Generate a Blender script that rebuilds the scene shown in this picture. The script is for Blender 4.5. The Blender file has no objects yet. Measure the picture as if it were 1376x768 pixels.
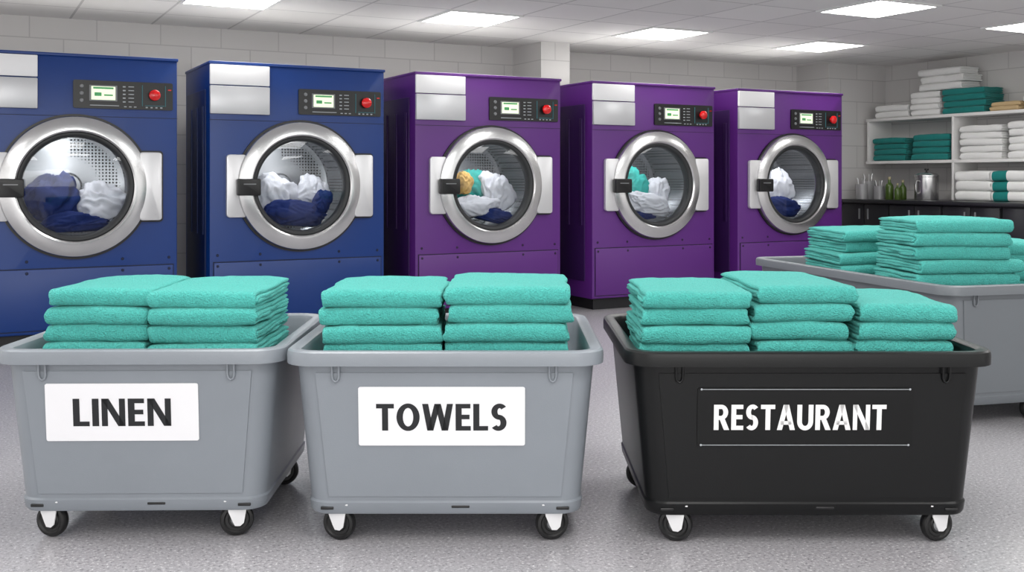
import bpy, bmesh, math, random
from mathutils import Vector, Matrix, noise
random.seed(4)
scene = bpy.context.scene
coll = scene.collection
try:
    scene.view_settings.view_transform = 'Standard'
    scene.view_settings.look = 'None'
except Exception as e:
    print(e)

TH = math.radians(28.0)
U = Vector((math.cos(TH), math.sin(TH), 0)); V = Vector((-math.sin(TH), math.cos(TH), 0))
def W(u, v, z=0.0):
    p = U*u + V*v
    return Vector((p.x, p.y, z))

# ------------------------------------------------------------ materials
def lin(c):
    return tuple(((x/255)/12.92 if x/255 <= 0.04045 else (((x/255)+0.055)/1.055)**2.4) for x in c) + (1.0,)
def mat(name, rgb, rough=0.5, metal=0.0, bump=0.0, bscale=50.0, var=0.0, vscale=5.0, sheen=0.0, coat=0.0, bdist=0.01, spec=0.5):
    m = bpy.data.materials.new(name); m.use_nodes = True
    nt = m.node_tree; b = nt.nodes['Principled BSDF']
    b.inputs['Base Color'].default_value = lin(rgb)
    b.inputs['Roughness'].default_value = rough
    b.inputs['Metallic'].default_value = metal
    b.inputs['Specular IOR Level'].default_value = spec
    if sheen: b.inputs['Sheen Weight'].default_value = sheen
    if coat: b.inputs['Coat Weight'].default_value = coat
    tc = nt.nodes.new('ShaderNodeTexCoord')
    if var:
        n = nt.nodes.new('ShaderNodeTexNoise'); n.inputs['Scale'].default_value = vscale
        n.inputs['Detail'].default_value = 4
        nt.links.new(tc.outputs['Object'], n.inputs['Vector'])
        r = nt.nodes.new('ShaderNodeValToRGB')
        c = lin(rgb)
        r.color_ramp.elements[0].position = 0.3; r.color_ramp.elements[1].position = 0.7
        r.color_ramp.elements[0].color = tuple(x*(1-var) for x in c[:3])+(1,)
        r.color_ramp.elements[1].color = tuple(min(1, x*(1+var)) for x in c[:3])+(1,)
        nt.links.new(n.outputs['Fac'], r.inputs['Fac'])
        nt.links.new(r.outputs['Color'], b.inputs['Base Color'])
    if bump:
        n = nt.nodes.new('ShaderNodeTexNoise'); n.inputs['Scale'].default_value = bscale
        n.inputs['Detail'].default_value = 3
        nt.links.new(tc.outputs['Object'], n.inputs['Vector'])
        bp = nt.nodes.new('ShaderNodeBump'); bp.inputs['Strength'].default_value = bump
        bp.inputs['Distance'].default_value = bdist
        nt.links.new(n.outputs['Fac'], bp.inputs['Height'])
        nt.links.new(bp.outputs['Normal'], b.inputs['Normal'])
    return m
def emis(name, rgb, s):
    m = bpy.data.materials.new(name); m.use_nodes = True
    b = m.node_tree.nodes['Principled BSDF']
    b.inputs['Base Color'].default_value = lin(rgb)
    b.inputs['Emission Color'].default_value = lin(rgb)
    b.inputs['Emission Strength'].default_value = s
    return m

def wall_mat(name, axis):
    m = mat(name, (200,198,198), 0.6)
    nt = m.node_tree; b = nt.nodes['Principled BSDF']
    tc = nt.nodes.new('ShaderNodeTexCoord'); sp = nt.nodes.new('ShaderNodeSeparateXYZ'); cb = nt.nodes.new('ShaderNodeCombineXYZ')
    nt.links.new(tc.outputs['Object'], sp.inputs[0])
    nt.links.new(sp.outputs[axis], cb.inputs[0]); nt.links.new(sp.outputs[2], cb.inputs[1])
    br = nt.nodes.new('ShaderNodeTexBrick')
    br.inputs['Scale'].default_value = 1.0
    br.inputs['Brick Width'].default_value = 0.62; br.inputs['Row Height'].default_value = 0.31
    br.inputs['Mortar Size'].default_value = 0.007; br.inputs['Mortar Smooth'].default_value = 0.4
    br.inputs['Color1'].default_value = lin((204,202,201)); br.inputs['Color2'].default_value = lin((198,196,195))
    br.inputs['Mortar'].default_value = lin((178,176,176))
    nt.links.new(cb.outputs[0], br.inputs['Vector'])
    nt.links.new(br.outputs['Color'], b.inputs['Base Color'])
    return m
M_wallx = wall_mat('wall_block_x', 0); M_wally = wall_mat('wall_block_y', 1)

def ceiling_mat():
    m = mat('ceiling_tile', (230,228,228), 0.8)
    nt = m.node_tree; b = nt.nodes['Principled BSDF']
    tc = nt.nodes.new('ShaderNodeTexCoord')
    mp = nt.nodes.new('ShaderNodeMapping'); mp.inputs['Location'].default_value = (0.39-4.5, 0.39-9.36, 0)
    br = nt.nodes.new('ShaderNodeTexBrick'); br.offset = 0.0
    br.inputs['Scale'].default_value = 1.0
    br.inputs['Brick Width'].default_value = 0.78; br.inputs['Row Height'].default_value = 0.78
    br.inputs['Mortar Size'].default_value = 0.012; br.inputs['Mortar Smooth'].default_value = 0.1
    br.inputs['Color1'].default_value = lin((234,232,231)); br.inputs['Color2'].default_value = lin((226,224,223))
    br.inputs['Mortar'].default_value = lin((196,194,194))
    nt.links.new(tc.outputs['Object'], mp.inputs[0]); nt.links.new(mp.outputs[0], br.inputs['Vector'])
    nt.links.new(br.outputs['Color'], b.inputs['Base Color'])
    return m
def floor_mat():
    m = mat('floor_terrazzo', (175,174,178), 0.28)
    nt = m.node_tree; b = nt.nodes['Principled BSDF']
    tc = nt.nodes.new('ShaderNodeTexCoord')
    n = nt.nodes.new('ShaderNodeTexNoise'); n.inputs['Scale'].default_value = 70; n.inputs['Detail'].default_value = 4
    n.inputs['Roughness'].default_value = 0.8
    r = nt.nodes.new('ShaderNodeValToRGB')
    e = r.color_ramp.elements
    e[0].position = 0.34; e[0].color = lin((70,69,74))
    e[1].position = 0.44; e[1].color = lin((158,156,160))
    x = e.new(0.57); x.color = lin((168,166,170))
    x = e.new(0.65); x.color = lin((226,226,226))
    nt.links.new(tc.outputs['Object'], n.inputs['Vector']); nt.links.new(n.outputs['Fac'], r.inputs['Fac'])
    nt.links.new(r.outputs['Color'], b.inputs['Base Color'])
    return m
M_ceil = ceiling_mat(); M_floor = floor_mat()
M_blue = mat('blue_enamel', (6,52,122), 0.38, bump=0.04, bscale=300)
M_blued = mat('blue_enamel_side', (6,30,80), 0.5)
M_bluex = mat('blue_seam', (5,22,58), 0.6)
M_purple = mat('purple_enamel', (90,36,122), 0.38, bump=0.04, bscale=300)
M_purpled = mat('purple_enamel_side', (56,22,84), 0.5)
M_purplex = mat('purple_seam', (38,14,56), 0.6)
M_topgrey = mat('grey_bounce', (205,205,205), 0.6)  # for the added grey reflector on top of each machine
M_steel = mat('brushed_steel', (210,210,211), 0.24, 0.92, bump=0.04, bscale=120)
M_steel2 = mat('satin_steel', (216,216,218), 0.35, 0.5)
M_silver = mat('silver_panel', (204,205,208), 0.33, 0.3)
M_silver2 = mat('light_silver_lid', (238,238,240), 0.4, 0.0)
M_black = mat('black_plastic', (18,18,20), 0.35)
M_gasket = mat('rubber_gasket', (40,42,44), 0.5)
M_base = mat('dark_plinth', (22,22,26), 0.5)
M_screen = emis('lcd_screen', (214,226,196), 0.8)
M_green = emis('lcd_green', (60,130,80), 0.6)
M_mark = mat('pale_marking', (170,175,180), 0.6)
M_tealmark = mat('circuit_marking', (50,110,120), 0.6)
M_red = mat('red_button', (215,18,22), 0.25, coat=0.5)
M_bing = mat('grey_polyethylene', (130,136,143), 0.36, bump=0.05, bscale=250, var=0.03, vscale=3)
M_binblack = mat('black_polyethylene', (16,17,18), 0.36, bump=0.05, bscale=250, spec=0.3)
M_bincart = mat('cart_grey_polyethylene', (112,117,122), 0.40, bump=0.05, bscale=250)
M_label = mat('white_label', (232,232,235), 0.5)
M_ink = mat('black_ink', (20,22,26), 0.5)
M_white_ink = mat('white_ink', (232,232,232), 0.5)
M_dark_label = mat('dark_label', (11,12,13), 0.4, spec=0.3)
M_tyre = mat('black_rubber', (20,20,21), 0.45)
M_hub = mat('hub_plastic', (120,122,125), 0.4)
M_bracket = mat('white_caster_metal', (228,228,230), 0.35, 0.1)
M_teal = mat('teal_terry', (82,186,177), 0.95, bump=0.9, bscale=170, var=0.13, vscale=110, sheen=0.10, bdist=0.016, spec=0.2)
M_teald = mat('deep_teal_terry', (18,122,118), 0.95, bump=0.6, bscale=120, sheen=0.1)
M_wtowel = mat('white_terry', (228,228,227), 0.95, bump=0.7, bscale=110)
M_tan = mat('tan_cloth', (190,165,125), 0.9, bump=0.3, bscale=100)
M_cwhite = mat('white_cotton', (230,231,237), 0.85, bump=0.2, bscale=60)
M_cnavy = mat('navy_cotton', (16,42,108), 0.85, bump=0.2, bscale=60)
M_cteal = mat('teal_cotton', (56,168,158), 0.85, bump=0.2, bscale=60)
M_ctan = mat('tan_cotton', (222,180,105), 0.85, bump=0.2, bscale=60)
M_shelf = mat('white_shelf', (222,221,220), 0.45)
M_counter = mat('black_worktop', (40,40,44), 0.3)
M_cab = mat('black_cabinet', (24,24,28), 0.4)
M_bottle = mat('green_glass', (70,92,40), 0.15)
M_cork = mat('bottle_cap', (170,160,130), 0.6)
M_light = emis('light_diffuser', (255,254,250), 12.0)
M_frame = mat('light_frame', (220,220,220), 0.5)

def stripe_mat():
    m = mat('white_terry_teal_band', (230,230,229), 0.95)
    nt = m.node_tree; b = nt.nodes['Principled BSDF']
    tc = nt.nodes.new('ShaderNodeTexCoord'); sp = nt.nodes.new('ShaderNodeSeparateXYZ')
    nt.links.new(tc.outputs['Object'], sp.inputs[0])
    a = nt.nodes.new('ShaderNodeMath'); a.operation = 'ADD'; a.inputs[1].default_value = 0.22
    nt.links.new(sp.outputs[0], a.inputs[0])
    ab = nt.nodes.new('ShaderNodeMath'); ab.operation = 'ABSOLUTE'; nt.links.new(a.outputs[0], ab.inputs[0])
    lt = nt.nodes.new('ShaderNodeMath'); lt.operation = 'LESS_THAN'; lt.inputs[1].default_value = 0.10
    nt.links.new(ab.outputs[0], lt.inputs[0])
    mx = nt.nodes.new('ShaderNodeMix'); mx.data_type = 'RGBA'
    mx.inputs[6].default_value = lin((230,230,229)); mx.inputs[7].default_value = lin((18,122,118))
    nt.links.new(lt.outputs[0], mx.inputs[0]); nt.links.new(mx.outputs[2], b.inputs['Base Color'])
    return m
M_stripe = stripe_mat()

def drum_mat():
    m = mat('perforated_drum', (196,198,201), 0.27, 0.8)
    nt = m.node_tree; b = nt.nodes['Principled BSDF']
    tc = nt.nodes.new('ShaderNodeTexCoord')
    vo = nt.nodes.new('ShaderNodeTexVoronoi'); vo.inputs['Scale'].default_value = 34; vo.inputs['Randomness'].default_value = 0.0
    nt.links.new(tc.outputs['Object'], vo.inputs['Vector'])
    lt = nt.nodes.new('ShaderNodeMath'); lt.operation = 'LESS_THAN'; lt.inputs[1].default_value = 0.30
    nt.links.new(vo.outputs['Distance'], lt.inputs[0])
    sp = nt.nodes.new('ShaderNodeSeparateXYZ'); nt.links.new(tc.outputs['Object'], sp.inputs[0])
    gt = nt.nodes.new('ShaderNodeMath'); gt.operation = 'GREATER_THAN'; gt.inputs[1].default_value = 0.02
    nt.links.new(sp.outputs[0], gt.inputs[0])
    ml = nt.nodes.new('ShaderNodeMath'); ml.operation = 'MULTIPLY'
    nt.links.new(lt.outputs[0], ml.inputs[0]); nt.links.new(gt.outputs[0], ml.inputs[1])
    mx = nt.nodes.new('ShaderNodeMix'); mx.data_type = 'RGBA'
    mx.inputs[6].default_value = lin((196,198,201)); mx.inputs[7].default_value = lin((30,30,34))
    nt.links.new(ml.outputs[0], mx.inputs[0]); nt.links.new(mx.outputs[2], b.inputs['Base Color'])
    return m
M_drum = drum_mat()
def glass_mat():
    m = bpy.data.materials.new('door_glass'); m.use_nodes = True
    nt = m.node_tree; nt.nodes.remove(nt.nodes['Principled BSDF'])
    out = nt.nodes['Material Output']
    t = nt.nodes.new('ShaderNodeBsdfTransparent'); t.inputs[0].default_value = (0.82,0.84,0.86,1)
    g = nt.nodes.new('ShaderNodeBsdfGlossy'); g.inputs['Roughness'].default_value = 0.03
    lw = nt.nodes.new('ShaderNodeFresnel'); lw.inputs['IOR'].default_value = 1.42
    mx = nt.nodes.new('ShaderNodeMixShader')
    nt.links.new(lw.outputs[0], mx.inputs[0]); nt.links.new(t.outputs[0], mx.inputs[1]); nt.links.new(g.outputs[0], mx.inputs[2])
    nt.links.new(mx.outputs[0], out.inputs['Surface'])
    return m
M_glass = glass_mat()

# ------------------------------------------------------------ helpers
def add(name, me, m=None, parent=None, loc=(0,0,0), rot=(0,0,0)):
    o = bpy.data.objects.new(name, me)
    coll.objects.link(o)
    if m is not None and me is not None:
        if len(me.materials) == 0: me.materials.append(m)
    o.location = loc; o.rotation_euler = rot
    if parent is not None: o.parent = parent
    return o
def empty(name, loc, rotz=0.0):
    o = bpy.data.objects.new(name, None); coll.objects.link(o)
    o.empty_display_size = 0.1
    o.location = loc; o.rotation_euler = (0,0,rotz); return o
def tag(o, label, cat, group=None):
    o['label'] = label; o['category'] = cat
    if group: o['group'] = group
def mk(name, verts, faces, smooth=False):
    me = bpy.data.meshes.new(name); me.from_pydata([tuple(v) for v in verts], [], faces); me.update()
    bm = bmesh.new(); bm.from_mesh(me); bmesh.ops.recalc_face_normals(bm, faces=bm.faces); bm.to_mesh(me); bm.free()
    if smooth:
        for p in me.polygons: p.use_smooth = True
    return me
def smooth_angle(me, deg=35):
    for p in me.polygons: p.use_smooth = True
    try: me.set_sharp_from_angle(angle=math.radians(deg))
    except Exception: pass
    return me
def boxmesh(sx, sy, sz, bevel=0.0, seg=2):
    bm = bmesh.new(); bmesh.ops.create_cube(bm, size=1.0)
    for v in bm.verts: v.co = Vector((v.co.x*sx, v.co.y*sy, v.co.z*sz))
    if bevel > 0: bmesh.ops.bevel(bm, geom=bm.edges[:], offset=bevel, segments=seg, profile=0.5, affect='EDGES')
    me = bpy.data.meshes.new('box'); bm.to_mesh(me); bm.free()
    if bevel > 0: smooth_angle(me, 40)
    return me
def box(name, x0, x1, y0, y1, z0, z1, m, parent=None, bevel=0.0, seg=2):
    return add(name, boxmesh(x1-x0, y1-y0, z1-z0, bevel, seg), m, parent, ((x0+x1)/2, (y0+y1)/2, (z0+z1)/2))
def lathe(profile, axis='Z', n=48, closed=False, ang=35):
    verts = []; faces = []
    k = len(profile)
    for i in range(n):
        a = 2*math.pi*i/n; c, s = math.cos(a), math.sin(a)
        for r, h in profile:
            verts.append((r*c, r*s, h) if axis == 'Z' else (r*c, h, r*s))
    for i in range(n):
        j = (i+1) % n
        for q in range(k-1 if not closed else k):
            q2 = (q+1) % k
            faces.append((i*k+q, i*k+q2, j*k+q2, j*k+q))
    me = mk('lathe', verts, faces)
    bm = bmesh.new(); bm.from_mesh(me); bmesh.ops.remove_doubles(bm, verts=bm.verts, dist=1e-5)
    bmesh.ops.recalc_face_normals(bm, faces=bm.faces); bm.to_mesh(me); bm.free()
    return smooth_angle(me, ang)
def prism(pts, y0, y1, bevel=0.0):
    n = len(pts)
    verts = [(x, y0, z) for x, z in pts] + [(x, y1, z) for x, z in pts]
    faces = [tuple(range(n)), tuple(range(2*n-1, n-1, -1))] + [(i, (i+1) % n, n+(i+1) % n, n+i) for i in range(n)]
    me = mk('prism', verts, faces)
    if bevel:
        bm = bmesh.new(); bm.from_mesh(me)
        bmesh.ops.bevel(bm, geom=[e for e in bm.edges], offset=bevel, segments=2, profile=0.5, affect='EDGES')
        bm.to_mesh(me); bm.free(); smooth_angle(me, 40)
    return me
def loft(rings, cap0=True, cap1=True, ang=35):
    n = len(rings[0]); verts = [p for r in rings for p in r]; faces = []
    for k in range(len(rings)-1):
        for i in range(n):
            j = (i+1) % n
            faces.append((k*n+i, k*n+j, (k+1)*n+j, (k+1)*n+i))
    if cap0: faces.append(tuple(range(n))[::-1])
    if cap1: faces.append(tuple(range((len(rings)-1)*n, len(rings)*n)))
    me = mk('loft', verts, faces); return smooth_angle(me, ang)
def rr(w, d, r, z, n=7):
    pts = []
    for cx, cy, a0 in ((w/2-r, d/2-r, 0), (-w/2+r, d/2-r, 90), (-w/2+r, -d/2+r, 180), (w/2-r, -d/2+r, 270)):
        for i in range(n):
            a = math.radians(a0 + 90*i/(n-1))
            pts.append((cx+r*math.cos(a), cy+r*math.sin(a), z))
    return pts
def tube(pts, rad, n=8):
    rings = []
    for i, p in enumerate(pts):
        p = Vector(p); a = Vector(pts[max(i-1,0)]); b = Vector(pts[min(i+1,len(pts)-1)])
        t = (b-a).normalized(); up = Vector((0,1,0)) if abs(t.y) < 0.9 else Vector((1,0,0))
        s = t.cross(up).normalized(); q = s.cross(t)
        rings.append([tuple(p + s*rad*math.cos(2*math.pi*k/n) + q*rad*math.sin(2*math.pi*k/n)) for k in range(n)])
    return loft(rings, ang=50)

# bold sans-serif lettering drawn as stroke polygons (x right, y up, cap height 1)
T_, H_ = 0.205, 0.17
def bar(x0, y0, x1, y1): return [[(x0,y0),(x1,y0),(x1,y1),(x0,y1)]]
def diag(xb, yb, xt, yt, w): return [[(xb,yb),(xb+w,yb),(xt+w,yt),(xt,yt)]]
def arc(cx, cy, rx, ry, tx, ty, a0, a1, n=22):
    out = []
    for i in range(n):
        a = math.radians(a0+(a1-a0)*i/n); b = math.radians(a0+(a1-a0)*(i+1)/n)
        p = [(cx+rx*math.cos(a), cy+ry*math.sin(a)), (cx+rx*math.cos(b), cy+ry*math.sin(b)),
             (cx+(rx-tx)*math.cos(b), cy+(ry-ty)*math.sin(b)), (cx+(rx-tx)*math.cos(a), cy+(ry-ty)*math.sin(a))]
        out.append(p)
    return out
GL = {
 'L': (0.50, bar(0,0,T_,1)+bar(T_,0,0.50,H_)),
 'I': (T_, bar(0,0,T_,1)),
 'N': (0.72, bar(0,0,0.185,1)+bar(0.535,0,0.72,1)+diag(0.50,0,0.0,1,0.22)),
 'E': (0.51, bar(0,0,T_,1)+bar(T_,0,0.51,H_)+bar(T_,0.425,0.47,0.425+H_)+bar(T_,1-H_,0.50,1)),
 'T': (0.60, bar(0,1-H_,0.60,1)+bar(0.30-T_/2,0,0.30+T_/2,1-H_)),
 'O': (0.78, arc(0.39,0.5,0.39,0.515,0.215,0.17,0,360,48)),
 'W': (1.04, diag(0.17,0,0.0,1,0.205)+diag(0.175,0,0.415,1,0.20)+diag(0.655,0,0.43,1,0.20)+diag(0.665,0,0.835,1,0.205)),
 'S': (0.56, arc(0.30,0.7075,0.275,0.3025,0.205,0.17,38,270,30)+arc(0.26,0.2925,0.275,0.3025,0.205,0.17,90,-142,30)),
 'R': (0.65, bar(0,0,T_,1)+bar(T_,1-H_,0.31,1)+bar(T_,0.40,0.31,0.40+0.16)+arc(0.31,0.70,0.29,0.30,T_,0.165,-90,90)+diag(0.43,0,0.23,0.45,0.225)),
 'A': (0.76, diag(0,0,0.265,1,0.215)+diag(0.545,0,0.28,1,0.215)+bar(0.16,0.21,0.60,0.355)),
 'U': (0.68, bar(0,0.33,T_,1)+bar(0.68-T_,0.33,0.68,1)+arc(0.34,0.34,0.34,0.355,T_,0.175,180,360)),
}
def text_mesh(s, w, h, gap=0.085):
    verts = []; faces = []; x = 0.0
    for ch in s:
        gw, polys = GL[ch]
        for p in polys:
            b = len(verts)
            for (px, py) in p: verts.append((x+px, 0.0, py))
            faces.append(tuple(range(b, b+4)))
        x += gw + gap
    x -= gap
    verts = [((vx/x-0.5)*w, 0.0, (vz-0.5)*h) for vx, _, vz in verts]
    me = bpy.data.meshes.new('lettering'); me.from_pydata(verts, [], faces); me.update()
    bm = bmesh.new(); bm.from_mesh(me)
    for f in bm.faces:
        f.normal_update()
        if f.normal.y > 0: f.normal_flip()
    bm.to_mesh(me); bm.free()
    return me

# ------------------------------------------------------------ room
HC = 3.0
def struct(name, u0, u1, v0, v1, z0, z1, m):
    me = boxmesh(u1-u0, v1-v0, z1-z0)
    c = Vector(((u0+u1)/2, (v0+v1)/2, (z0+z1)/2))
    for v in me.vertices: v.co += c
    o = add(name, me, m, None, (0,0,0), (0,0,TH)); o['kind'] = 'structure'
    return o
UL, UR, VB, VF = -5.0, 11.72, 11.28, -3.5
struct('floor', UL-.2, UR+.2, VF-.2, VB+.2, -0.1, 0.0, M_floor)
struct('ceiling', UL-.2, UR+.2, VF-.2, VB+.2, HC, HC+.1, M_ceil)
struct('wall_back', UL, UR, VB, VB+.2, 0, HC, M_wallx)
struct('wall_right', UR, UR+.2, VF, VB+.2, 0, HC, M_wally)
struct('wall_pillar', 6.01, 6.40, 10.58, VB, 0, HC, M_wallx)
struct('wall_pillar', 10.62, UR, 10.66, VB, 0, HC, M_wallx)

# ceiling lights
lm = loft([rr(0.74,0.74,0.01,0.0,2), rr(0.74,0.74,0.01,-0.012,2)])
fm_r = [rr(0.80,0.80,0.005,0.0,2), rr(0.80,0.80,0.005,-0.016,2), rr(0.73,0.73,0.005,-0.016,2), rr(0.73,0.73,0.005,0.0,2)]
fm = loft(fm_r, False, False)
for (u, v) in [(2.16,9.36),(4.5,9.36),(6.84,9.36),(9.18,9.36),(5.28,7.02),(7.62,7.02),(9.96,7.02)]:
    e = add('ceiling_light', fm, M_frame, None, W(u, v, HC), (0,0,TH))
    add('diffuser', lm, M_light, e)
    tag(e, 'square flush ceiling light panel glowing white in tiled ceiling', 'ceiling light', 'square ceiling light panels')
def area(loc, energy, sx, sy, rot):
    l = bpy.data.lights.new('unseen_lamp', 'AREA'); l.shape = 'RECTANGLE'; l.size = sx; l.size_y = sy; l.energy = energy; l.color = (1.0,0.99,0.97)
    o = bpy.data.objects.new('unseen_lamp', l); coll.objects.link(o); o.location = loc; o.rotation_euler = rot
    return o
for (u, v) in [(-1.5,5.4),(1.0,4.2),(3.6,4.8),(6.2,4.4),(1.6,1.5),(4.4,1.5),(-1.2,1.2),(8.8,4.6)]:
    area(W(u, v, HC-0.02), 44, 1.2, 1.2, (0,0,TH))
# added unseen area lights above the machine row, brightening ceiling and wall
for u in (0.9, 2.9, 4.8, 6.9, 8.8):
    area(W(u, 10.2, 2.50), 2.0, 1.9, 0.5, (math.pi,0,TH))
# added unseen bounce light behind the camera, aimed up and forward at the ceiling
o = area(Vector((0.5,-2.0,1.9)), 120, 5.0, 1.6, (math.radians(128),0,0))

# ------------------------------------------------------------ washing machines
MW, MH, MD = 1.64, 2.42, 1.08
ZC = 1.335; RC = 0.478; CX = MW/2
def cabinet_mesh():
    z0, z1 = 0.12, MH
    angs = [2*math.pi*i/72 for i in range(72)]
    for cx, cz in ((MW/2, z1-ZC), (-MW/2, z1-ZC), (-MW/2, z0-ZC), (MW/2, z0-ZC)):
        angs.append(math.atan2(cz, cx) % (2*math.pi))
    angs = sorted(set(round(a, 6) for a in angs))
    def rect(ins, y):
        out = []
        for a in angs:
            c, s = math.cos(a), math.sin(a)
            ts = []
            if abs(c) > 1e-6: ts.append((MW/2)/abs(c))
            if s > 1e-6: ts.append((z1-ZC)/s)
            if s < -1e-6: ts.append((z0-ZC)/s)
            t = min(x for x in ts if x > 0)
            x, z = t*c, ZC+t*s
            x = max(-MW/2+ins, min(MW/2-ins, x)); z = max(z0+ins, min(z1-ins, z))
            out.append((x+CX, y, z))
        return out
    def circ(r, y): return [(CX+r*math.cos(a), y, ZC+r*math.sin(a)) for a in angs]
    rings = [circ(RC, 0.10), circ(RC, 0.0), rect(0.014, 0.0), rect(0.004, 0.004), rect(0.0, 0.014), rect(0.0, MD-0.01), rect(0.01, MD)]
    return loft(rings, False, True, 30)
CAB = cabinet_mesh()
DRUM = lathe([(0.478,0.0),(0.49,0.02),(0.50,0.06),(0.50,0.55),(0.48,0.60),(0.40,0.62),(0.12,0.60),(0.10,0.57),(0.0,0.565)], 'Y', 64)
DOOR = lathe([(0.585,0.0),(0.585,-0.045),(0.578,-0.062),(0.560,-0.070),(0.485,-0.092),(0.468,-0.092),(0.455,-0.080),(0.447,-0.05),(0.442,0.0)], 'Y', 96, ang=28)
GASK = lathe([(0.449,-0.072),(0.439,-0.076),(0.415,-0.062),(0.405,-0.02),(0.41,0.03),(0.474,0.08)], 'Y', 72, ang=60)
GLASS = lathe([(0.0,-0.085),(0.12,-0.083),(0.24,-0.077),(0.33,-0.070),(0.416,-0.058)], 'Y', 64, ang=80)
RINGLINE = lathe([(0.603,-0.002),(0.603,-0.022),(0.586,-0.022)], 'Y', 96)
def rrect_xz(x0, x1, z0, z1, r, n=5):
    pts = []
    for cx, cz, a0 in ((x1-r, z1-r, 0), (x0+r, z1-r, 90), (x0+r, z0+r, 180), (x1-r, z0+r, 270)):
        for i in range(n):
            a = math.radians(a0+90*i/(n-1)); pts.append((cx+r*math.cos(a), cz+r*math.sin(a)))
    return pts
def machine(u, body, side, seam, colour):
    e = empty('washing_machine', W(u, 9.376, 0), TH)
    tag(e, f'{colour} front-loading industrial washing machine with round steel door', 'washing machine', 'row of industrial washing machines')
    cab = add('cabinet', CAB.copy(), body, e)
    box('plinth', 0.05, MW-0.05, 0.06, MD-0.04, 0.0, 0.125, M_base, e)
    box('top_cover', -0.008, MW+0.008, -0.012, MD, MH-0.004, MH+0.022, body, e, 0.006)
    box('bounce_panel', 0.03, MW-0.03, 0.03, MD-0.03, MH+0.022, MH+0.03, M_topgrey, e)  # added unseen reflector, bounces neutral light onto the ceiling
    box('panel_seam', 0.030, MW-0.030, -0.003, 0.003, 0.147, 0.664, seam, e)
    box('service_panel', 0.038, MW-0.038, -0.012, 0.002, 0.155, 0.655, body, e, 0.004)
    box('panel_seam', 0.0, MW, -0.0015, 0.002, MH-0.500, MH-0.495, seam, e)
    for sx in (0.07, 0.45, MW-0.45, MW-0.07):
        for sz in (0.625, 0.72):
            add('screw', lathe([(0.0,-0.006),(0.010,-0.005),(0.013,0.0)], 'Y', 12), seam, e, (sx, -0.012 if sz < .66 else 0.0, sz))
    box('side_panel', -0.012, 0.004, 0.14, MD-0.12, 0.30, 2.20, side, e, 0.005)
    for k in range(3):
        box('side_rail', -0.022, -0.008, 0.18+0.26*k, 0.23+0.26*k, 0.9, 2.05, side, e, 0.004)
    d = box('detergent_dispenser', 0.0, 0.53, -0.035, 0.004, MH-0.445, MH-0.195, M_silver, e, 0.008)
    d2 = box('dispenser_lid', 0.0, 0.53, -0.028, 0.004, MH-0.185, MH-0.008, M_silver2, e, 0.006)
    d['label'] = 'brushed silver dispenser front'; d2['label'] = 'silver dispenser lid'
    cp = add('control_panel', prism(rrect_xz(0.80, 1.60, MH-0.43, MH-0.195, 0.015), -0.016, 0.004), M_black, e)
    cp['label'] = 'black control panel with display and buttons'
    y = -0.0175
    def pl(name, x0, x1, z0, z1, m, dy=0.0):
        return box(name, x0, x1, y-0.003-dy, y+0.001, MH-z1, MH-z0, m, cp)
    pl('display_frame', 0.925, 1.145, 0.234, 0.366, M_hub)
    pl('display', 0.94, 1.13, 0.244, 0.356, M_screen, 0.002)
    pl('display_readout', 0.955, 1.115, 0.25, 0.265, M_green, 0.004)
    pl('display_readout', 0.965, 1.02, 0.295, 0.325, M_green, 0.004)
    pl('display_readout', 1.04, 1.11, 0.31, 0.322, M_green, 0.004)
    for i in range(3):
        add('button', lathe([(0.0,-0.010),(0.014,-0.009),(0.017,0.0)], 'Y', 16), M_hub, cp, (0.865, y, MH-0.245-0.06*i))
    for i in range(5):
        pl('button_row', 1.19, 1.212, 0.235+0.032*i, 0.245+0.032*i, M_mark)
        pl('button_row', 1.235, 1.28, 0.235+0.032*i, 0.242+0.032*i, M_mark)
    pl('keypad', 0.93, 1.16, 0.400, 0.406, M_mark)
    for i in range(3): pl('touch_key', 1.20+0.04*i, 1.22+0.04*i, 0.405, 0.413, M_mark)
    pl('status_marks', 1.345, 1.351, 0.22, 0.40, M_tealmark)
    pl('status_marks', 1.37, 1.53, 0.392, 0.397, M_tealmark)
    pl('status_marks', 1.535, 1.541, 0.22, 0.40, M_tealmark)
    pl('status_marks', 1.56, 1.585, 0.25, 0.26, M_red)
    for i in range(4): pl('status_marks', 1.375+.04*i, 1.392+.04*i, 0.405, 0.415, M_mark)
    bt = add('stop_button', lathe([(0.0,-0.060),(0.030,-0.057),(0.046,-0.045),(0.048,-0.030),(0.030,-0.022),(0.030,0.0)], 'Y', 32), M_red, cp, (1.445, y, MH-0.305))
    bt['label'] = 'red round stop button'
    dr = add('drum', DRUM, M_drum, e, (CX, 0.095, ZC)); dr['label'] = 'perforated steel drum'
    do = add('door', DOOR, M_steel, e, (CX, -0.004, ZC)); do['label'] = 'round brushed steel door ring'
    add('door_seal', GASK, M_gasket, do)
    add('door_rim', RINGLINE, M_black, do)
    g = add('door_glass', GLASS, M_glass, do); g['label'] = 'clear round porthole glass'
    add('hinge_plate', prism(rrect_xz(0.50, 0.68, -0.29, 0.29, 0.025), -0.072, -0.002, 0.006), M_steel2, do)
    add('hinge_backing', prism(rrect_xz(0.50, 0.698, -0.305, 0.305, 0.03), -0.020, 0.003), M_black, do)
    add('latch_plate', prism(rrect_xz(-0.68, -0.50, -0.28, 0.28, 0.03), -0.045, -0.002, 0.006), M_steel2, do)
    lh = add('latch_handle', prism(rrect_xz(-0.60, -0.395, -0.085, 0.065, 0.015), -0.128, -0.060, 0.008), M_black, do)
    lh['label'] = 'black door latch'
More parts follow.
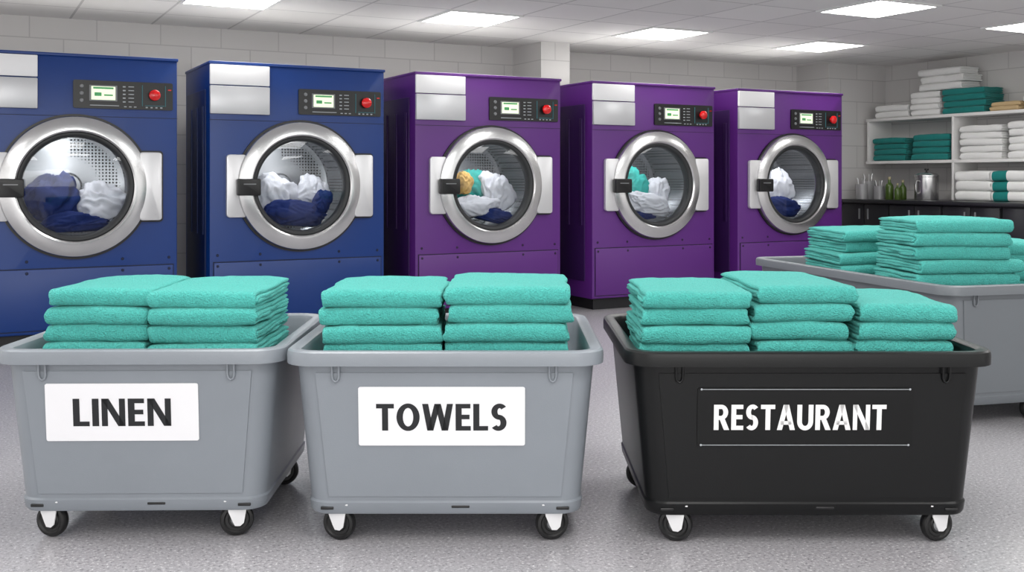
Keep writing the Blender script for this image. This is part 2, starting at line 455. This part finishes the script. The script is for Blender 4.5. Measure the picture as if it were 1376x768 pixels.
    add('latch_stripe', prism(rrect_xz(-0.55, -0.44, 0.012, 0.022, 0.003), -0.131, -0.127), M_hub, do)
    l = bpy.data.lights.new('drum_fill', 'POINT'); l.energy = 5.5; l.shadow_soft_size = 0.06  # added fill light, not a fitted lamp; brightens the drum interior
    lo = bpy.data.objects.new('drum_fill', l); coll.objects.link(lo); lo.parent = e; lo.location = (CX-0.05, 0.15, ZC+0.39)
    return e
starts = [0.045, 1.96, 3.92, 5.95, 7.93]
for s_ in starts[:2]: machine(s_, M_blue, M_blued, M_bluex, 'royal blue')
for s_ in starts[2:]: machine(s_, M_purple, M_purpled, M_purplex, 'purple')

def cloth_mesh(seed, sx, sy, sz):
    bm = bmesh.new(); bmesh.ops.create_icosphere(bm, subdivisions=5, radius=1.0)
    off = Vector((seed*7.3, seed*3.1, seed*1.7))
    rot = Matrix.Rotation(seed*1.3, 3, 'Y')
    for v in bm.verts:
        n = v.co.copy()
        m_ = rot @ n
        q = Vector((m_.x*0.8, m_.y*1.4, m_.z*2.6)) + off + Vector((noise.noise(n*1.1+off), noise.noise(n*1.1+off*2), noise.noise(n*1.1-off)))*1.0
        r1 = 1-abs(noise.noise(q))*2.4
        r2 = 1-abs(noise.noise(q*2.3+Vector((5,2,1))))*2.0
        v.co = n*(0.84 + 0.30*noise.noise(n*1.0+off) + 0.18*r1 + 0.075*r2)
        v.co = Vector((v.co.x*sx, v.co.y*sy, v.co.z*sz))
        if v.co.z < -sz*0.7: v.co.z = -sz*0.7 + (v.co.z+sz*0.7)*0.3
    me = bpy.data.meshes.new('cloth'); bm.to_mesh(me); bm.free()
    for p in me.polygons: p.use_smooth = True
    return me
clothes = [
 (0,-0.17,0.22,-0.12,0.23,0.15,0.22,M_cnavy,0.25,'navy blue'),(0,0.22,0.26,-0.16,0.19,0.14,0.18,M_cwhite,-0.3,'white'),(0,0.02,0.13,-0.31,0.26,0.09,0.09,M_cnavy,0.0,'navy blue'),
 (1,-0.14,0.28,-0.11,0.22,0.13,0.19,M_cwhite,0.2,'white'),(1,0.22,0.28,-0.09,0.14,0.12,0.18,M_cwhite,-0.2,'white'),(1,0.0,0.13,-0.28,0.29,0.10,0.12,M_cnavy,0.1,'navy blue'),(1,0.27,0.14,-0.16,0.08,0.08,0.12,M_cnavy,0.3,'navy blue'),
 (2,-0.20,0.20,0.0,0.11,0.09,0.11,M_ctan,0.0,'golden tan'),(2,-0.02,0.36,-0.04,0.18,0.12,0.19,M_cteal,0.3,'teal'),(2,0.23,0.24,-0.08,0.15,0.12,0.23,M_cwhite,-0.5,'white'),(2,-0.11,0.12,-0.22,0.26,0.09,0.12,M_cwhite,-0.1,'white'),(2,0.10,0.13,-0.31,0.22,0.09,0.09,M_cnavy,0.25,'navy blue'),
 (3,-0.10,0.30,-0.04,0.22,0.12,0.20,M_cteal,-0.3,'teal'),(3,0.23,0.26,-0.10,0.14,0.12,0.18,M_cwhite,0.5,'white'),(3,0.03,0.12,-0.23,0.28,0.10,0.12,M_cwhite,0.2,'white'),(3,-0.05,0.13,-0.33,0.20,0.08,0.07,M_cnavy,0.0,'navy blue'),
 (4,-0.20,0.26,0.03,0.12,0.12,0.24,M_cwhite,0.3,'white'),(4,0.11,0.28,-0.07,0.21,0.13,0.22,M_cwhite,0.3,'white'),(4,0.02,0.13,-0.28,0.26,0.10,0.13,M_cnavy,0.1,'navy blue'),
]
for i, (k, dx, y, dz, sx, sy, sz, m, tilt, cn) in enumerate(clothes):
    p = W(starts[k]+CX+dx, 9.376+y+0.05, ZC+dz)
    o = add('laundry_garment', cloth_mesh(i+1, sx*1.06, sy, sz*1.06), m, None, p, (0, tilt, TH))
    o.rotation_euler = (Matrix.Rotation(TH,3,'Z') @ Matrix.Rotation(tilt,3,'Y')).to_euler()
    tag(o, f'crumpled {cn} cloth tumbling inside a steel washer drum', 'laundry', 'laundry inside the washer drums')

# ------------------------------------------------------------ towels
def towel_mesh(w, d, T, seed, amp=0.0055):
    off = Vector((seed*11.1, seed*4.7, seed*2.9))
    verts = []; faces = []
    nx = 48
    re = T*0.17
    xs = [(-w/2 + re*(1-math.cos(math.pi/2*i/5)), 0.3+0.7*math.sin(math.pi/2*i/5)) for i in range(6)]
    mid = [(-w/2+re + (w-2*re)*i/nx, 1.0) for i in range(1, nx)]
    xs = xs + mid + [(-x, s) for x, s in reversed(xs)]
    rnd = random.Random(seed)
    for layer, (rc, yback) in enumerate(((T*0.375, d/2), (T*0.125, d/2-0.01))):
        ht = T*0.128
        cl = []
        yc = -d/2 + T*0.50
        ns = 20
        for i in range(ns): cl.append((yback + (yc-yback)*i/ns, -rc, 0, -1))
        na = 13
        for i in range(na+1):
            a = math.pi*i/na
            sy_ = math.copysign(abs(math.sin(a))**0.7, math.sin(a)); cz_ = math.copysign(abs(math.cos(a))**0.7, math.cos(a))
            cl.append((yc - rc*sy_, -rc*cz_, -math.sin(a), -math.cos(a)))
        for i in range(1, ns+1): cl.append((yc + (yback-yc)*i/ns, rc, 0, 1))
        n = len(cl); base = len(verts)
        xo = rnd.uniform(-0.006, 0.006)
        for (x, s) in xs:
            ring = []
            for side in (1, -1):
                for i in (range(n) if side == 1 else range(n-1, -1, -1)):
                    cy, cz, ny, nz = cl[i]
                    e = ht*s
                    if i in (0, n-1): e *= 0.45
                    py = cy + ny*e*side; pz = cz + nz*e*side
                    ax = abs(x)/(w/2)
                    edge = 0.005*ax**8
                    puff = 0.003*(1-ax**2)*(1 if cz > 0 else 0.0)
                    q = Vector((x*3.6, cy*3.6, cz*2.0)) + off
                    dz = noise.noise(q)*amp*1.1 + noise.noise(q*3.1)*amp*0.5 + noise.noise(q*9)*amp*0.28
                    dy = noise.noise(Vector((x*5, cz*9, 3.3))+off)*amp*1.4 + noise.noise(Vector((x*20, cz*20, 1.3))+off)*amp*0.5
                    dxx = noise.noise(Vector((cy*6, cz*30, 8.1 if x > 0 else 1.7))+off)*amp*2.6*ax**2 + xo
                    ring.append((x+dxx, py+dy, pz+dz + puff - (edge if cz > 0 else -edge*0.3)))
            verts += ring
        m2 = 2*n
        L = len(xs)
        for a in range(L-1):
            for b in range(m2):
                c = (b+1) % m2
                faces.append((base+a*m2+b, base+a*m2+c, base+(a+1)*m2+c, base+(a+1)*m2+b))
        for a in (0, L-1):
            for b in range(n-1):
                faces.append((base+a*m2+b, base+a*m2+b+1, base+a*m2+m2-2-b, base+a*m2+m2-1-b))
    me = mk('towel', verts, faces); 
    return smooth_angle(me, 70)
_tc = {}
def towel_variant(w, d, T, k):
    key = (round(w,3), round(d,3), round(T,3), k)
    if key not in _tc: _tc[key] = towel_mesh(w, d, T, int(w*1000+d*371+T*9000+k*17) % 97 + 1)
    return _tc[key]
def stack(cx, cy, z0, w, d, T, n, m, yaw, label, group, name='folded_towel', cat='towel', jit=0.010, nv=4):
    r = random.Random(int(cx*1000)+int(cy*77))
    for i in range(n):
        base = towel_variant(w, d, T, (i+int(abs(cx)*10)) % nv)
        key = (base.name, m.name)
        if key not in _tc:
            c = base.copy(); c.materials.clear(); c.materials.append(m); _tc[key] = c
        me = _tc[key]
        jx, jy = r.uniform(-jit, jit), r.uniform(-jit, jit)
        px = cx + jx*math.cos(yaw) - jy*math.sin(yaw); py = cy + jx*math.sin(yaw) + jy*math.cos(yaw)
        o = add(name, me, m, None, (px, py, z0 + T*(i+0.5)), (r.uniform(-.006,.006), r.uniform(-.008,.008), yaw + r.uniform(-.02,.02)))
        tag(o, label, cat, group)

# ------------------------------------------------------------ bins
WHEEL = lathe([(0.0,-0.018),(0.030,-0.018),(0.034,-0.013),(0.044,-0.013),(0.050,-0.019),(0.060,-0.017),(0.065,-0.008),(0.065,0.008),(0.060,0.017),(0.050,0.019),(0.044,0.013),(0.034,0.013),(0.030,0.018),(0.0,0.018)], 'Y', 40)
HUB = lathe([(0.0,-0.028),(0.010,-0.028),(0.012,-0.024),(0.020,-0.022),(0.024,-0.0175)], 'Y', 24)
def caster_mesh():
    bm = bmesh.new()
    def addme(me): bm.from_mesh(me)
    p = boxmesh(0.10, 0.08, 0.006, 0.002)
    for v in p.vertices: v.co.z += 0.146
    addme(p)
    addme(lathe([(0.0,0.144),(0.028,0.144),(0.032,0.140),(0.030,0.134),(0.0,0.132)], 'Z', 24))
    top = boxmesh(0.070, 0.056, 0.005, 0.002)
    for v in top.vertices: v.co.z += 0.1335; v.co.x += -0.002
    addme(top)
    for y in (-0.026, 0.026):
        addme(prism([(-0.036,0.134),(0.033,0.134),(0.035,0.105),(0.026,0.054),(0.012,0.042),(-0.008,0.044),(-0.016,0.060),(-0.033,0.100)], y-0.0025, y+0.0025))
    me = bpy.data.meshes.new('caster'); bm.to_mesh(me); bm.free(); return smooth_angle(me, 30)
CASTER = caster_mesh()
def make_bin(cx, cy, yaw, Wd, D, m, label, zrim=0.747, zfloor=0.53, casters=None, tx=0.055, ty=0.05, wheelyaw=0.25):
    e = empty('laundry_bin', (cx, cy, 0), yaw)
    tag(e, label, 'laundry bin')
    zb = 0.11
    wt, dt = Wd-0.07, D-0.07
    wb, db = wt-2*tx, dt-2*ty
    def at(z, extra=0.0):
        f = (z-zb)/(zrim-0.04-zb)
        return (wb+(wt-wb)*f+extra, db+(dt-db)*f+extra)
    R = 0.085
    rings = []
    w, d = at(zb, -0.024)
    rings.append(rr(w, d, R-.015, 0.149)); rings.append(rr(w, d, R-.015, zb+0.004))
    w, d = at(zb, 0.0); rings.append(rr(w, d, R-.003, zb))
    w, d = at(zb, 0.012); rings.append(rr(w, d, R, zb+0.01))
    w, d = at(zb+.045, 0.012); rings.append(rr(w, d, R, zb+0.045))
    w, d = at(zb+.05, 0.0); rings.append(rr(w, d, R, zb+0.052))
    for k in range(1, 5):
        z = zb+0.052+(zrim-0.04-zb-0.052)*k/4
        w, d = at(z); rings.append(rr(w, d, R+0.02*k/4, z))
    RR = 0.12
    for (iw, z) in ((0.016,zrim-0.038),(0.012,zrim-0.055),(0.0,zrim-0.055),(-0.002,zrim-0.02),(0.004,zrim-0.006),(0.020,zrim),(0.06,zrim),(0.078,zrim-0.006),(0.088,zrim-0.02)):
        rings.append(rr(Wd-iw*1.0, D-iw*1.0, RR-iw*0.3, z) if iw < 0.03 else rr(Wd-iw*1.3, D-iw*1.3, RR-iw*0.5, z))
    for z in (zrim-0.10, zfloor+0.02):
        w, d = at(z, -0.03); rings.append(rr(w, d, R, z))
    w, d = at(zfloor, -0.06); rings.append(rr(w, d, R-0.02, zfloor))
    add('tub', loft(rings, True, True, 32), m, e)
    def fy(z, off=0.0):
        return -at(z)[1]/2 - off
    def slab(name, h0, h1, z0, z1, off, th, mm, parent=e):
        vs = []
        for o_ in (off, off+th):
            for (x, z) in ((-h0, z0), (h0, z0), (h1, z1), (-h1, z1)):
                vs.append((x, fy(z, o_), z))
        me = mk(name, vs, [(0,1,2,3),(7,6,5,4),(0,4,5,1),(1,5,6,2),(2,6,7,3),(3,7,4,0)])
        return add(name, me, mm, parent)
    slab('front_panel', at(0.2)[0]/2-0.085, at(0.68)[0]/2-0.085, zb+0.07, zrim-0.085, -0.004, 0.009, m)
    for sx in (-1, 1):
        hx = sx*(Wd/2-0.20)
        z1 = zrim-0.055
        pts = [(hx-0.013, fy(z1,0.012), z1), (hx-0.013, fy(z1-.04,0.012), z1-.045), (hx-0.009, fy(z1-.055,0.012), z1-.058), (hx, fy(z1-.06,0.012), z1-.064), (hx+0.009, fy(z1-.055,0.012), z1-.058), (hx+0.013, fy(z1-.04,0.012), z1-.045), (hx+0.013, fy(z1,0.012), z1)]
        add('rim_hook', tube(pts, 0.0045), m, e)
        add('base_slot', boxmesh(0.05, 0.008, 0.012, 0.003), M_black, e, (sx*(at(zb)[0]/2-0.07), -at(zb)[1]/2-0.007, zb+0.024))
    add('base_slot', boxmesh(0.07, 0.008, 0.010, 0.003), M_black, e, (0.06, -at(zb)[1]/2-0.007, zb+0.030))
    for n_, (x, y) in enumerate(casters or [(-(Wd/2-0.2), -(D/2-0.125)), (Wd/2-0.2, -(D/2-0.125)), (-(Wd/2-0.15), 0.25), (Wd/2-0.15, 0.25)]):
        c = add('caster', CASTER, M_bracket, e, (x, y, 0), (0, 0, wheelyaw*(1 if n_ % 2 else -1)))
        c['label'] = 'white metal swivel caster bracket'
        wv = add('wheel', WHEEL, M_tyre, c, (0.0, 0, 0.065)); wv['label'] = 'black rubber wheel'
        add('hub', HUB, M_hub, c, (0.0, 0, 0.065))
    tilt = math.atan2((dt-db)/2, zrim-0.04-zb)
    return e, fy, tilt
bg = 'row of wheeled laundry bins'
b1, fy1, t1 = make_bin(-1.45, 4.52, math.radians(1.0), 1.12, 1.10, M_bing, 'grey plastic wheeled bin with white linen label, full of teal towels')
b2, fy2, t2 = make_bin(-0.258, 4.505, 0.0, 1.226, 1.15, M_bing, 'grey plastic wheeled bin with white towels label, full of teal towels')
b3, fy3, t3 = make_bin(1.139, 4.49, 0.0, 1.41, 1.15, M_binblack, 'black plastic wheeled bin lettered restaurant, full of teal towels')
for b in (b1, b2, b3): b['group'] = bg
def plate(b, fy, tilt, x, z, w, h, m, word, tw, th_, ink, tz=0.0, txx=0.0):
    p = add('label_plate', prism(rrect_xz(-w/2, w/2, -h/2, h/2, 0.008), -0.004, 0.0), m, b, (x, fy(z, 0.0062), z), (tilt, 0, 0))
    t = add('lettering', text_mesh(word, tw, th_), ink, p, (txx, -0.0052, tz))
    t['label'] = f'bold printed word {word}'
    return p
p1 = plate(b1, fy1, t1, -0.060, 0.502, 0.585, 0.225, M_label, 'LINEN', 0.375, 0.108, M_ink)
p2 = plate(b2, fy2, t2, -0.010, 0.495, 0.635, 0.228, M_label, 'TOWELS', 0.50, 0.104, M_ink, -0.003)
p3 = plate(b3, fy3, t3, -0.025, 0.495, 0.82, 0.225, M_dark_label, 'RESTAURANT', 0.655, 0.098, M_white_ink, 0.0, -0.02)
p1['label'] = p2['label'] = 'white rectangular label'; p3['label'] = 'dark label with thin white border lines'
for z in (0.108, -0.108):
    box('border_line', -0.395, 0.395, -0.0052, -0.0035, z-0.0010, z+0.0010, M_mark, p3)
    for x in (-0.395, 0.395):
        add('border_dot', lathe([(0.0,-0.0025),(0.0038,-0.002),(0.0045,0.0)], 'Y', 12), M_mark, p3, (x, -0.0035, z))

TL = 'folded teal terry towel stacked in a wheeled laundry bin'
stack(-1.665, 4.46, 0.53, 0.41, 0.60, 0.0715, 6, M_teal, 0.02, TL, 'teal towels in the linen bin')
stack(-1.235, 4.44, 0.53, 0.435, 0.60, 0.0705, 6, M_teal, 0.0, TL, 'teal towels in the linen bin')
stack(-0.525, 4.44, 0.53, 0.475, 0.62, 0.071, 6, M_teal, 0.02, TL, 'teal towels in the towels bin')
stack(-0.015, 4.44, 0.53, 0.495, 0.62, 0.0735, 6, M_teal, -0.02, TL, 'teal towels in the towels bin')
stack(0.735, 4.46, 0.53, 0.43, 0.60, 0.070, 6, M_teal, -0.02, TL, 'teal towels in the restaurant bin')
stack(1.165, 4.50, 0.53, 0.40, 0.64, 0.0735, 6, M_teal, 0.03, TL, 'teal towels in the restaurant bin')
stack(1.585, 4.46, 0.53, 0.385, 0.60, 0.0735, 5, M_teal, -0.02, TL, 'teal towels in the restaurant bin')

cyaw = math.radians(15); C4 = (2.757, 7.07)
b4, fy4, t4 = make_bin(C4[0], C4[1], cyaw, 1.30, 2.3, M_bincart, 'large grey wheeled cart heaped with teal towels near the machines', zrim=0.80, zfloor=0.60,
    casters=[(-0.42,-0.95),(0.02,-0.99),(0.45,-0.95),(-0.45,0.8),(0.45,0.8)])
def L4(x, y): return (C4[0] + x*math.cos(cyaw) - y*math.sin(cyaw), C4[1] + x*math.sin(cyaw) + y*math.cos(cyaw))
CL = 'folded teal terry towel piled in the large grey cart'
x, y = L4(-0.24, -0.60); stack(x, y, 0.60, 0.64, 0.60, 0.080, 4, M_teal, cyaw*0.4, CL, 'teal towels in the large cart', jit=0.02)
x, y = L4(-0.27, -0.60); stack(x, y, 0.92, 0.58, 0.58, 0.080, 3, M_teal, cyaw*0.2, CL, 'teal towels in the large cart', jit=0.02)
x, y = L4(-0.22, 0.28); stack(x, y, 0.60, 0.60, 0.62, 0.076, 6, M_teal, cyaw*0.5, CL, 'teal towels in the large cart', jit=0.03)
x, y = L4(0.36, -0.30); stack(x, y, 0.60, 0.42, 0.60, 0.080, 5, M_teal, cyaw*0.5, CL, 'teal towels in the large cart', jit=0.02)

# ------------------------------------------------------------ shelving, worktop
US = 11.27
sh = empty('shelving_unit', W(UR, 9.0, 0), TH)
tag(sh, 'white open shelving holding folded towels above the dark worktop', 'shelf')
def shbox(name, v0, v1, z0, z1, u0=US, u1=UR-0.003):
    return box(name, u0-UR, u1-UR, v0-9.0, v1-9.0, z0, z1, M_shelf, sh, 0.004)
shbox('shelf_board', 7.0, 10.60, 2.195, 2.235)
shbox('shelf_board', 7.0, 10.60, 1.605, 1.645)
for v in (10.56, 9.15, 7.6):
    shbox('upright', v-0.018, v+0.018, 1.125 if v < 10 else 1.62, 2.196)
SY = TH - math.pi/2
def sstack(v, z0, w, T, n, m, col, u=11.48, d=0.38, jit=0.012, name='folded_towel'):
    p = W(u, v)
    stack(p.x, p.y, z0, w, d, T, n, m, SY, f'{col} folded towel on the wall shelving', 'folded towels on the wall shelving', name=name, jit=jit)
sstack(10.17, 2.236, 0.56, 0.085, 2, M_wtowel, 'white')
sstack(9.62, 2.236, 0.46, 0.078, 4, M_wtowel, 'white')
sstack(9.02, 2.236, 0.62, 0.080, 4, M_teald, 'deep teal')
sstack(9.36, 2.236+0.322, 0.66, 0.095, 3, M_wtowel, 'fluffy white', jit=0.03)
sstack(8.42, 2.236, 0.40, 0.055, 2, M_tan, 'tan')
sstack(7.95, 2.236, 0.42, 0.085, 4, M_wtowel, 'white')
sstack(10.20, 1.646, 0.56, 0.078, 4, M_teald, 'deep teal')
sstack(9.52, 1.646, 0.58, 0.085, 4, M_teald, 'deep teal')
sstack(8.76, 1.646, 0.60, 0.085, 5, M_wtowel, 'white')
sstack(8.06, 1.646, 0.60, 0.09, 5, M_wtowel, 'white')
ZW = 1.12
sstack(8.82, ZW+0.001, 0.50, 0.125, 3, M_wtowel, 'white', u=11.40)
sstack(8.20, ZW+0.001, 0.70, 0.125, 3, M_stripe, 'white with teal band', u=11.40)
def room_box(name, u0, u1, v0, v1, z0, z1, m, bev=0.0):
    return add(name, boxmesh(u1-u0, v1-v0, z1-z0, bev), m, None, W((u0+u1)/2, (v0+v1)/2, (z0+z1)/2), (0,0,TH))
wt = room_box('worktop', 10.78, UR-0.004, 6.4, 10.65, 1.075, ZW, M_counter, 0.005)
tag(wt, 'long black worktop along the wall below white shelving', 'worktop')
v = 6.45
while v < 10.5:
    e = empty('base_cabinet', W(UR, v, 0), TH)
    tag(e, 'black base cabinet with flat doors under the worktop', 'cabinet', 'black base cabinets')
    wdt = min(0.83, 10.64-v)
    box('body', -0.86, -0.006, 0.0, wdt, 0.08, 1.074, M_cab, e)
    box('plinth', -0.80, -0.02, 0.02, wdt-0.02, 0.0, 0.08, M_base, e)
    for k in range(2):
        if 0.405+0.41*k > wdt: continue
        dd = box('cabinet_door', -0.885, -0.861, 0.01+0.41*k, 0.405+0.41*k, 0.10, 1.05, M_counter, e, 0.003)
        box('handle', -0.03, -0.014, (0.12 if k == 0 else -0.14), (0.14 if k == 0 else -0.12), 0.28, 0.42, M_hub, dd, 0.003)
    v += 0.84
can = add('steel_canister', lathe([(0.0,0.0),(0.145,0.0),(0.15,0.01),(0.15,0.30),(0.155,0.305),(0.155,0.325),(0.13,0.345),(0.05,0.365),(0.0,0.368)], 'Z', 40), M_steel, None, W(11.2, 9.50, ZW+0.001), (0,0,TH))
add('lid_knob', lathe([(0.0,0.366),(0.012,0.366),(0.012,0.385),(0.028,0.392),(0.028,0.41),(0.0,0.416)], 'Z', 20), M_black, can)
add('handle', tube([(-0.15,0,0.25),(-0.19,0,0.25),(-0.20,0,0.20),(-0.20,0,0.14),(-0.19,0,0.09),(-0.15,0,0.09)], 0.008), M_steel, can)
tag(can, 'tall brushed steel lidded canister on the black worktop', 'canister')
JAR = lathe([(0.0,0.0),(0.06,0.0),(0.065,0.01),(0.065,0.16),(0.068,0.165),(0.060,0.165),(0.058,0.02),(0.0,0.02)], 'Z', 28)
for (u, v, s) in ((10.98,10.40,1.25),(11.22,10.50,1.5),(11.08,10.18,1.1)):
    j = add('steel_utensil_pot', JAR, M_steel2, None, W(u, v, ZW+0.001), (0,0,TH)); j.scale = (s,s,s)
    tag(j, 'small steel pot on the black worktop', 'pot', 'steel pots on the worktop')
    for a in range(3):
        add('utensil', tube([(0.02*math.cos(a*2),0.02*math.sin(a*2),0.03),(0.04*math.cos(a*2),0.04*math.sin(a*2),0.21),(0.05*math.cos(a*2),0.05*math.sin(a*2),0.23)], 0.007), M_steel2, j)
BOT = lathe([(0.0,0.0),(0.045,0.0),(0.05,0.01),(0.05,0.15),(0.042,0.18),(0.018,0.21),(0.016,0.25),(0.0,0.25)], 'Z', 28)
CAP = lathe([(0.0,0.245),(0.019,0.245),(0.019,0.275),(0.0,0.278)], 'Z', 20)
for (u, v, s, m) in ((11.05,9.98,1.1,M_bottle),(11.17,9.86,0.95,M_bottle),(11.00,9.80,0.8,M_bottle)):
    j = add('green_bottle', BOT, m, None, W(u, v, ZW+0.001)); j.scale = (s,s,s)
    add('bottle_cap', CAP, M_cork, j)
    tag(j, 'small olive green glass bottle on the black worktop', 'bottle', 'green bottles on the worktop')

# ------------------------------------------------------------ world & camera
w = bpy.data.worlds.new('World'); scene.world = w; w.use_nodes = True
w.node_tree.nodes['Background'].inputs[0].default_value = (1.0,0.985,0.965,1); w.node_tree.nodes['Background'].inputs[1].default_value = 1.55
cam = bpy.data.cameras.new('Camera'); cam.sensor_width = 36; cam.lens = 1400/1376*36
cam.shift_y = -144/1376
co = bpy.data.objects.new('Camera', cam); coll.objects.link(co)
co.location = (0,0,1.4); co.rotation_euler = (math.pi/2, 0, 0)
scene.camera = co
